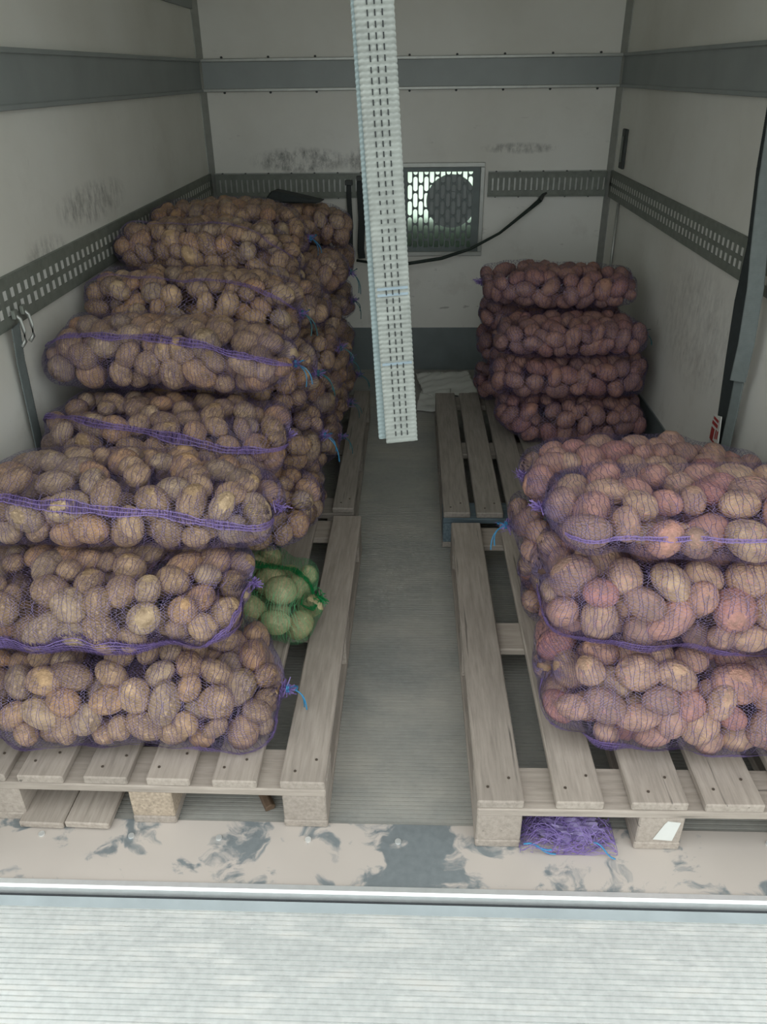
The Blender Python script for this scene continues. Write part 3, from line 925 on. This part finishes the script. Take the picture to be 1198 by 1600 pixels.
# --- long pile, row by the doorway
S_('purple net sack of brown potatoes on the pallet, lowest of three at the doorway', -1.03, -.300, 1.435, .40, .146, .232, front=True, seed=1, dr=.045,
   potato_label='brown potato in the lowest purple sack beside the green sack', seams=[(.05, .98, pi+.72, pi+.72, .040, .8), (.93, .995, pi+.9, pi-.7, .04, .8)], tie='r')
S_('purple net sack with a wide purple band along its lower front', -1.035, -.365, 1.51, .40, .372, .192, nx=2.8, front=True, seed=2, yaw=-.015,
   potato_label='brown potato in the sack with a wide purple band', seams=[(.02, .97, pi+.30, pi+.60, .085, 1.2), (.80, .99, pi+.6, pi-.9, .03, .9)], tie='r', twine=None)
S_('sagging purple net sack with a slanting purple band, third up at the doorway', -1.04, -.305, 1.635, .37, .556, .180, nx=2.4, front=True, seed=3, dr=.05, yaw=.01,
   potato_label='brown potato in the sagging sack third up at the doorway', seams=[(.02, .96, pi-.85, pi-.15, .034, 1.0)], tie='r', twine=None)
# --- second row
S_('green net sack of pale potatoes tied in a knot beside the purple sacks', -.98, -.242, 1.795, .37, .146, .205, kind='pale', net='green', seed=4, front=True, dr=.01, seams=[(.50, .985, pi-1.75, pi-1.45, .034, 1.5), (.90, .985, pi-1.1, pi+.3, .040, 1.2)], tie='r', twine=None, hidden_below=.4, size=.040)
S_('purple net sack end bulging directly above the green sack', -1.0, -.250, 1.94, .38, .375, .165, seed=5, tie='', hidden_below=.4)
S_('purple net sack with a purple band across its middle, behind the sagging sack', -1.035, -.335, 2.02, .39, .538, .200, nx=2.5, front=True, seed=6, dr=.02, seams=[(.05, .97, pi-1.15, pi-.15, .034, 1.0)], tie='r', twine=None, yaw=-.01,
   potato_label='brown potato in the sack just behind the sagging sack')
S_('purple net sack with bright blue twine at its end, below the lashing track', -1.05, -.325, 2.16, .36, .732, .190, nx=2.5, front=True, seed=7, dr=.04, seams=[(.03, .95, pi-1.0, pi-.55, .030, 1.0)], tie='r', size=.035,
   potato_label='brown potato in the sack with bright blue twine below the track')
# --- third row
S_('purple net sack at pallet level in the third row of the long pile', -1.0, -.285, 2.40, .40, .146, .215, seed=8, hidden_below=.4, tie='')
S_('purple net sack with long trailing blue twine, second up in the third row', -1.0, -.285, 2.40, .40, .360, .205, seed=9, hidden_below=.4)
S_('purple net sack third up in the third row of the long pile', -1.0, -.295, 2.42, .40, .562, .205, seed=10, hidden_below=.45, twine='teal')
S_('purple net sack topping the third row of the long pile', -1.05, -.345, 2.525, .39, .765, .220, nx=2.6, seed=11, dr=.05, seams=[(.05, .95, pi-1.2, pi-.8, .020, .8)], twine='teal')
# --- fourth row
for i, (z, h, x1) in enumerate(((.146, .19, -.27), (.336, .186, -.265), (.520, .184, -.262), (.702, .184, -.28))):
    S_('purple net sack %s the fourth row of the long pile' % ['at pallet level in', 'second up in', 'third up in', 'fourth up in'][i], -1.0, x1, 2.87, .40, z, h, seed=12+i, hidden_below=.4, twine='teal', tie=['r', '', 'r', ''][i])
S_('purple net sack topping the fourth row, its end sloping down to the aisle', -1.05, -.38, 2.87, .40, .880, .205, nx=2.6, seed=16, dr=.10, tie='', seams=[(.1, .9, pi-1.2, pi-1.0, .02, .7)])
# --- fifth row
for i, (z, h, x1) in enumerate(((.146, .19, -.27), (.336, .19, -.25), (.524, .19, -.26), (.712, .19, -.25))):
    S_('purple net sack %s the fifth row of the long pile' % ['at pallet level in', 'second up in', 'third up in', 'fourth up in'][i], -1.0, x1, 3.26, .39, z, h, seed=17+i, hidden_below=.4, twine='teal', tie=['r', 'r', '', 'r'][i])
S_('purple net sack topping the fifth row, highest of the long pile', -1.04, -.41, 3.27, .40, .896, .195, seed=21, dr=.06, twine='blue')
# --- last row
for i, (z, h, x1) in enumerate(((.146, .18, -.26), (.326, .178, -.25), (.502, .178, -.25), (.678, .176, -.24))):
    S_('purple net sack %s the last row of the long pile' % ['at pallet level in', 'second up in', 'third up in', 'fourth up in'][i], -1.0, x1, 3.64, .38, z, h, seed=22+i, hidden_below=.4, twine='teal', tie=['r', '', 'r', ''][i])
S_('dark purple net sack topping the last row near the back wall', -1.02, -.25, 3.66, .38, .850, .175, seed=26, dr=.03, tie='')
# --- pink stack by the doorway
S_('purple net sack of pink potatoes at the bottom, on the pallet with the sticker', .29, .99, 1.455, .42, .146, .258, kind='pink', front=True, seed=31, size=.0385,
   potato_label='pinkish potato in the bottom sack of the pink stack', seams=[(.02, .98, pi+.66, pi+.70, .050, 1.0)], tie='', group=None)
S_('purple net sack of pink potatoes with a purple seam along its bottom edge', .272, .985, 1.49, .41, .402, .232, kind='pink', front=True, seed=32, size=.0385,
   potato_label='pinkish potato in the second sack up of the pink stack', seams=[(.01, .98, pi+.62, pi+.66, .045, 1.2), (.02, .11, pi+.15, pi+.62, .06, 1.2)], tie='', twine=None)
S_('purple net sack topping the pink stack, a thin seam across its front', .262, 1.0, 1.475, .34, .632, .138, nx=2.4, kind='pink', front=True, seed=33, size=.037, dl=.008,
   potato_label='pinkish potato in the topmost sack of the pink stack', seams=[(.10, .98, pi-.22, pi-.35, .012, 1.1)], tie='l', twine=None)
S_('purple net sack at pallet level behind the pink stack', .30, .99, 1.90, .38, .146, .18, kind='pink', seed=34, size=.036, tie='')
S_('purple net sack with blue twine at its end poking out behind the pink stack', .262, .98, 1.89, .38, .330, .170, kind='pink', seed=35, size=.036, tie='l')
S_('purple net sack behind the pink stack, resting on the twine-tied sack', .275, .99, 1.88, .38, .498, .155, dr=.05, nx=2.6, kind='pink', seed=36, size=.036, front=True, tie='l', twine=None)
# --- corner stack
S_('purple net sack of reddish shade-toned potatoes at the bottom of the corner stack', .345, .985, 3.15, .40, .146, .200, kind='dark', seed=41, tie='')
S_('purple net sack of reddish shade-toned potatoes second up in the corner stack', .305, .98, 3.16, .40, .344, .165, kind='dark', seed=42, tie='')
S_('purple net sack of reddish shade-toned potatoes third up in the corner stack', .315, .96, 3.19, .40, .506, .140, kind='dark', seed=43, tie='r', twine='teal')
S_('purple net sack of reddish shade-toned potatoes topping the corner stack, set back against the wall', .285, .955, 3.42, .38, .634, .170, kind='dark', seed=44, tie='l', twine=None)
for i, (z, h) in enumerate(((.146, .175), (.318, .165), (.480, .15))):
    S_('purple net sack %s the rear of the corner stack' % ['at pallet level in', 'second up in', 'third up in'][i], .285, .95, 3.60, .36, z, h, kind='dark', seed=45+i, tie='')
for a, k in SK: make_sack(*a, **k)

# the 300 potatoes that show largest are things of their own, the rest is one packed mass
cand.sort(key=lambda r: -r[0])
for i, (s, kind, lab, rec) in enumerate(cand):
    if i < 300:
        p, q, sc, var, t = rec
        o = bpy.data.objects.new('potato', POT_I[kind, var]); C.objects.link(o)
        mtx = Matrix([list(q[r]*sc)+[p[r]] for r in range(3)]+[[0, 0, 0, 1]])
        o.matrix_world = mtx
        tag(o, lab, 'potato', lab.replace('potato in', 'potatoes in').replace('brown potatoes', 'brown potatoes'))
    else:
        stuff[kind].append(rec)
def bake():
    Vs, Fs, Ts, Ms = [], [], [], []
    off = 0
    for mi, kind in enumerate(('brown', 'pink', 'pale', 'dark')):
        for (p, q, sc, var, t) in stuff[kind]:
            V = (LUMP2[var]*sc)@q.T+p
            Vs.append(V); Fs.append(ICO2[1]+off); Ts.append(np.full(len(V), t, np.float32)); Ms.append(np.full(len(ICO2[1]), mi, np.int32)); off += len(V)
    me = np_mesh('packed_potatoes', np.concatenate(Vs), np.concatenate(Fs), True)
    for m in ('pot_brown', 'pot_pink', 'pot_pale', 'pot_red_shaded'): me.materials.append(M[m])
    me.polygons.foreach_set('material_index', np.concatenate(Ms))
    at = me.attributes.new('tint', 'FLOAT', 'POINT'); at.data.foreach_set('value', np.concatenate(Ts))
    o = link('packed_potatoes', me)
    tag(o, 'brown and pink potatoes packed inside the other net sacks', 'potatoes', kind='stuff')
    return len(Vs)
nb = bake()
print('individual potatoes', min(300, len(cand)), 'packed', nb)

# ---------------------------------------------------------------- roller strap hanging in the doorway
def webbing(name, path, width, parent, mat, rib=.0064, amp=.0022, thick=.0022, wdir=Vector((1, 0, 0)), skew=0.0):
    """ribbed band along a path (list of points)"""
    pts = [Vector(p) for p in path]
    seg = [0]
    for i in range(1, len(pts)): seg.append(seg[-1]+(pts[i]-pts[i-1]).length)
    tot = seg[-1]; n = int(tot/rib)*4+1
    s = np.linspace(0, tot, n)
    P = np.stack([np.interp(s, seg, [p[k] for p in pts]) for k in range(3)], 1)
    T_ = np.gradient(P, axis=0); T_ /= np.linalg.norm(T_, axis=1)[:, None]
    wd = np.array(wdir); Wv = wd-T_*(T_@wd)[:, None]; Wv /= np.linalg.norm(Wv, axis=1)[:, None]
    Nv = np.cross(Wv, T_)
    cols = 13
    wn_ = np.linspace(-.5, .5, cols)
    V = []
    for side in (1, -1):
        for j, wj in enumerate(wn_):
            ph_ = (j % 2)*.9
            h = thick/2*(1 if 0 < j < cols-1 else .5)+amp*np.abs(np.sin(math.pi*s/rib+ph_))
            ed = (wj*width)+(np.sign(wj)*.0007*np.abs(np.sin(math.pi*s/rib)) if j in (0, cols-1) else 0)
            V.append(P+Wv*np.reshape(ed, (-1, 1))*1.0+Nv*(side*h)[:, None])
    V = np.stack(V, 0)                                  # (2*cols,n,3)
    idx = np.arange(2*cols*n).reshape(2*cols, n)
    order = list(range(cols))+list(range(2*cols-1, cols-1, -1))
    F = []
    for k in range(len(order)):
        a, b_ = idx[order[k]], idx[order[(k+1) % len(order)]]
        F.append(np.stack([a[:-1], b_[:-1], b_[1:], a[1:]], 1))
    me = np_mesh(name, V.reshape(-1, 3), np.concatenate(F), True)
    o = link(name, me, mat, parent)
    return o, (P, Wv, Nv, s)
rs = empty('roller_strap', (-.012, 1.05, 1.04)); tag(rs, 'pale grey woven webbing strap hanging in the doorway', 'strap')
base = Vector((-.012, 1.05, 1.04))
path = [(Vector((-.0145-(z-1.045)*.0585, 1.05, z))-base) for z in np.linspace(2.16, 1.043, 24)]
fo, (Pw, Wv, Nv, sw) = webbing('front_layer', path, .0445, rs, M['webbing'], wdir=Vector((1, .12, 0)))
path2 = [(Vector((-.0255-(z-1.045)*.0455, 1.0555, z))-base) for z in np.linspace(2.16, 1.047, 24)]
webbing('back_layer', path2, .0445, rs, M['webbing_back'], wdir=Vector((1, .10, 0)))
# three columns of black stitches on the front
tot = sw[-1]
def front_at(d, wq, off=.0036):
    i = min(range(0, len(sw)), key=lambda q: abs(sw[q]-d))
    sgnf = 1 if (Nv[i] @ np.array([0, -1, 0])) > 0 else -1
    return Vector(Pw[i]+Wv[i]*wq+Nv[i]*sgnf*off), Vector(Wv[i]), Vector(Nv[i]*sgnf)
st_me = None
d = tot-.012
sm_ = MB()
while d > .52:
    for wq in (-.0085, .0, .0085):
        p, wv, nvv = front_at(d, wq); p2, _, _ = front_at(d-.0062, wq)
        q = len(sm_.v)
        for pp, sx in ((p, -1), (p, 1), (p2, 1), (p2, -1)): sm_.v.append(tuple(pp+wv*(.0007*sx)+nvv*.0004))
        for pp, sx in ((p, -1), (p, 1), (p2, 1), (p2, -1)): sm_.v.append(tuple(pp+wv*(.0007*sx)-nvv*.003))
        sm_.f += [(q, q+1, q+2, q+3), (q+7, q+6, q+5, q+4), (q, q+4, q+5, q+1), (q+1, q+5, q+6, q+2), (q+2, q+6, q+7, q+3), (q+3, q+7, q+4, q)]
    d -= .0112
stt = sm_.build('stitching', M['thread_black'], rs); tag(stt, kind='stuff')
for dz, hgt in ((.212, .0035), (.220, .0035), (.118, .0018)):
    p, wv, nvv = front_at(tot-dz, 0, .0033); p2, _, _ = front_at(tot-dz-hgt, 0, .0033)
    m = MB(); 
    for pp in (p, p2):
        for sx in (-1, 1):
            for o2 in (-.003, .0004): m.v.append(tuple(pp+wv*(.0205*sx)+nvv*o2))
    m.f += [(0, 1, 3, 2), (4, 6, 7, 5), (0, 2, 6, 4), (1, 5, 7, 3), (0, 4, 5, 1), (2, 3, 7, 6)]
    m.build('worn_mark', M['webbing_mark'], rs)

# ---------------------------------------------------------------- ratchet strap hanging along the wall by the pink stack
hs = empty('side_strap', (.995, 2.36, .40)); tag(hs, 'dark and grey lashing strap with a red and white label hanging on the wall', 'strap')
hb = Vector((.995, 2.36, .40))
def rel(l): return [Vector(p)-hb for p in l]
dk = [(.985, 2.46, 1.60), (.985, 2.43, 1.27), (.985, 2.385, 1.07), (.985, 2.392, .90), (.985, 2.37, .734), (.985, 2.34, .556), (.985, 2.312, .418), (.985, 2.305, .36)]
webbing('dark_band', rel(dk), .056, hs, M['strap_dark'], wdir=Vector((.45, -1, 0)), rib=.006, amp=.0004)
gr = [(.950, 2.36, 1.60), (.952, 2.315, 1.25), (.955, 2.275, 1.06), (.958, 2.255, .975), (.960, 2.240, .815), (.961, 2.246, .705)]
webbing('grey_band', rel(gr), .043, hs, M['strap_grey'], wdir=Vector((1, -.55, 0)), rib=.005, amp=.0005)
webbing('loose_end', rel([(.972, 2.262, .71), (.974, 2.262, .60), (.976, 2.268, .47), (.978, 2.27, .36)]), .034, hs, M['strap_grey'], wdir=Vector((.6, -1, 0)), rib=.005, amp=.0004)
lb = MB().prism([(2.343, .456), (2.272, .484), (2.290, .574), (2.352, .556)], 0, .9535, .9565)
lb.v = [tuple(Vector(p)-hb) for p in lb.v]
lo = lb.build('label_tag', M['paper'], hs); tag(lo, 'white label with red print')
for (y0, y1, z0, z1) in ((2.300, 2.340, .548, .556), (2.300, 2.345, .530, .541), (2.318, 2.343, .480, .520), (2.287, 2.294, .498, .524), (2.300, 2.306, .494, .524), (2.290, 2.335, .478, .484)):
    q = MB().box(.9522, .9534, y0, y1, z0, z1); q.v = [tuple(Vector(p)-hb) for p in q.v]
    q.build('red_print', M['red'], lo)
q = MB().box(.966, .974, 2.255, 2.285, .36, .45); q.v = [tuple(Vector(p)-hb) for p in q.v]
q.build('blue_clip', M['blue'], hs, .002)

# dark green tie strap across the back wall below the grille
ro = empty('tie_strap', (.663, 4.36, .926)); tag(ro, 'slack dark green tie strap slanting across the back wall under the grille', 'strap')
rb = Vector((.663, 4.36, .926))
rp = [(.663, 4.378, .945), (.655, 4.365, .925), (.60, 4.34, .885), (.45, 4.30, .775), (.30, 4.28, .70), (.15, 4.27, .655), (-.02, 4.26, .632), (-.16, 4.26, .628), (-.30, 4.30, .64)]
rel2 = [tuple(Vector(p)-rb) for p in rp]
MB().tube(rel2, [.004, .012, .010, .007, .008, .009, .009, .008, .007], 8).build('strap_band', M['rope'], ro, 0, True)
MB().tube([tuple(Vector(p)-rb) for p in [(.69, 4.382, .96), (.672, 4.376, .95), (.655, 4.362, .926)]], [.005, .009, .013], 8).build('hook', M['dark'], ro)

# two straps hanging from the back track beside the long pile
for i, (x, zb, lab) in enumerate(((-.335, .62, 'black lashing strap hanging from the back track close to the long pile'), (-.275, .64, 'wider black lashing strap hanging from the back track beside the grille'))):
    e = empty('lashing_strap', (x, 4.36, zb)); tag(e, lab, 'strap', 'straps on the back track')
    pth = [Vector((0, .012, .40)), Vector((0, -.006, .33)), Vector((.004, -.01, .2)), Vector((-.004*i, -.012, .05)), Vector((0, -.01, 0))]
    webbing('strap_band', pth, .024+.012*i, e, M['strap_dark'], rib=.01, amp=.0003)
    MB().box(-.02, .02, .0, .02, .385, .41).build('track_clip', M['dark'], e, .003)

# dark folded tarp strap resting on top of the pile
tp = MB().prism([(-.09, 0), (.15, 0), (.17, .008), (.08, .026), (-.01, .044), (-.05, .050), (-.07, .03)], 1, -.04, .04).build('folded_strap', M['strap_dark'], None, .006, False, (-.56, 3.66, 1.022), (0, 0, -.15))
tag(tp, 'dark folded lashing strap lying on top of the last row of sacks', 'strap')

# clips in the long-pile wall's track
for i, y in enumerate((2.005, 2.055)):
    e = empty('track_hook', (XL+.022, y, .90)); tag(e, 'grey wire hook hanging in the lashing track above the blue twine sack', 'hook', 'hooks in the lashing track')
    MB().tube([(0, 0, .075), (.012, .004, .06), (.014, .006, .03), (.012, .004, 0), (.004, -.006, -.012)], .005, 6).build('wire', M['rail_lip'], e, 0, True)
    MB().box(-.002, .008, -.012, .012, .062, .085).build('hook_plate', M['track'], e, .002)
e = empty('wall_strap', (XL+.01, 1.98, .55)); tag(e, 'grey strap hanging down the wall behind the blue twine sack', 'strap')
webbing('strap_band', [Vector((.022, 0, .40)), Vector((.008, .01, .3)), Vector((.006, .0, .0))], .045, e, M['strap_grey'], wdir=Vector((0, 1, 0)), rib=.008, amp=.0003)
# blue cord end on the wall
e = MB().tube([(XL+.003, 1.60, .72), (XL+.02, 1.61, .74), (XL+.035, 1.63, .765), (XL+.03, 1.66, .79)], .004, 6).build('blue_cord', M['blue'], None, 0, True)
tag(e, 'short blue cord end sticking out by the wall above the sagging sack', 'cord')

# black bracket high on the wall by the corner
br_ = empty('wall_bracket', (XR, 4.20, 1.09)); tag(br_, 'small dark bracket plate on the wall near the corner', 'bracket')
MB().box(-.014, 0, -.035, .035, 0, .175).build('plate', M['dark'], br_, .003)
MB().box(-.020, -.014, -.012, .012, .03, .145).build('slot_cover', M['track'], br_, .002)
cg = MB().prism([(3.80, 1.80), (3.86, 1.788), (4.37, 1.786), (4.37, 1.93), (3.74, 1.93)], 0, 0, .012).build('corner_gusset', M['rail'], None, .002, False, (XL, 0, 0))
tag(cg, 'grey gusset plate high in the corner of the box above the rail', 'gusset')
# thin conduit beside the corner
cd = MB().tube([(XR-.008, 4.16, .30), (XR-.008, 4.16, .62), (XR-.008, 4.16, .935)], .007, 8).build('conduit', M['rail_lip'], None, 0, True)
tag(cd, 'thin pale conduit running down the wall beside the corner stack', 'conduit')

# ---------------------------------------------------------------- papers on the floor at the back
def sheet(name, w_, h_, loc, rot, seed, amp, lab):
    g = np.random.default_rng(seed); nx, ny = 22, 18
    X, Y = np.meshgrid(np.linspace(-w_/2, w_/2, nx), np.linspace(-h_/2, h_/2, ny))
    Z = np.zeros_like(X)
    for _ in range(7):
        d_ = g.normal(size=2); Z += amp*np.abs(np.sin((X*d_[0]+Y*d_[1])*g.uniform(8, 22)+g.uniform(0, 6)))/4
    Z -= Z.min()
    V0 = np.stack([X, Y, Z], -1).reshape(-1, 3); V1 = V0.copy(); V1[:, 2] += .0012
    idx = np.arange(nx*ny).reshape(ny, nx)
    F0 = np.stack([idx[:-1, :-1], idx[:-1, 1:], idx[1:, 1:], idx[1:, :-1]], -1).reshape(-1, 4)
    n_ = nx*ny
    ring_ = list(idx[0])+list(idx[1:, -1])+list(idx[-1, -2::-1])+list(idx[-2:0:-1, 0])
    rim = np.array([[ring_[k], ring_[(k+1) % len(ring_)], ring_[(k+1) % len(ring_)]+n_, ring_[k]+n_] for k in range(len(ring_))])
    me = np_mesh(name, np.concatenate([V0, V1]), np.concatenate([F0[:, ::-1], F0+n_, rim]))
    o = link(name, me, M['paper'], None, loc, rot)
    tag(o, lab, 'paper', 'papers on the floor at the back')
    return o
sheet('paper_sheet', .30, .30, (.19, 4.10, .004), (.10, 0, .15), 3, .03, 'large crumpled white paper sheet lying behind the blue-edged pallet')
sheet('paper_sheet', .16, .30, (.115, 3.88, .004), (.02, 0, -.1), 5, .03, 'smaller grey paper sheet lying flat beside the end of the blue-edged pallet')

# ---------------------------------------------------------------- empty crumpled purple net under the pink stack's pallet
def crumple(loc):
    e = empty('empty_net_bag', loc); tag(e, 'empty crumpled purple net bag stuffed under the pallet of the pink stack', 'net bag')
    g = np.random.default_rng(77)
    Vs, Fs, off = [], [], 0
    nl = 340
    for i in range(nl):
        m_ = 26
        c0 = np.array([g.normal()*.045, g.normal()*.030, abs(g.normal())*.022+.006])
        t = np.linspace(0, 1, m_)
        dv = g.normal(size=3)*np.array([.06, .035, .022])
        wv = sum(np.sin(t[:, None]*g.uniform(3, 11)+g.uniform(0, 6, 3))*np.array([.016, .012, .012])/(q+1) for q in range(3))
        Pp = c0+dv*t[:, None]+wv
        # the two side lobes are pulled out
        Pp[:, 0] += np.where(i % 3 == 0, .045, np.where(i % 3 == 1, -.045, 0))*t
        env = np.clip(1-(Pp[:, 0]/.105)**2, .12, 1)
        Pp[:, 2] = np.clip(Pp[:, 2], .004, .078*env+.006)
        Pp[:, 0] = np.clip(Pp[:, 0], -.108, .104); Pp[:, 1] = np.clip(Pp[:, 1], -.055, .07)
        Tn = np.gradient(Pp, axis=0); Sd = np.cross(Tn, g.normal(size=3)); Sd /= np.linalg.norm(Sd, axis=1)[:, None]+1e-9
        wd_ = .0006
        V = np.stack([Pp-Sd*wd_, Pp+Sd*wd_], 1).reshape(-1, 3)
        idx = np.arange(m_*2).reshape(m_, 2)+off
        Fs.append(np.stack([idx[:-1, 0], idx[:-1, 1], idx[1:, 1], idx[1:, 0]], -1)); Vs.append(V); off += len(V)
    me = np_mesh('net', np.concatenate(Vs), np.concatenate(Fs)); me.materials.append(M['purple_seam'])
    link('net', me, None, e)
    # folded cloth-like core
    bm = bmesh.new(); bmesh.ops.create_icosphere(bm, subdivisions=4, radius=1)
    for v in bm.verts:
        p = v.co.copy(); k = 1+.25*math.sin(9*p.x+4*p.y)+.18*math.sin(13*p.z+7*p.x)+.12*math.sin(23*p.y+11*p.x)
        v.co = Vector((p.x*.062*k, p.y*.030*k, .024+p.z*.022*k)); v.co.z = max(v.co.z, .003)
    me = bpy.data.meshes.new('net_fold'); bm.to_mesh(me); bm.free()
    link('net_fold', me, M['purple'], e)
    tw = MB()
    for (p0, p1) in (((-.10, -.05, .03), (-.04, -.056, .022)), ((-.10, -.045, .024), (-.03, -.058, .010)), ((.05, -.05, .04), (.098, -.066, .008))):
        p0, p1 = Vector(p0), Vector(p1)
        tw.tube([tuple(p0.lerp(p1, t)+Vector((0, 0, .006*math.sin(6*t)))) for t in np.linspace(0, 1, 7)], .0018, 5)
    tw.build('twine', M['blue'], e)
crumple((.352, 1.205, .003))
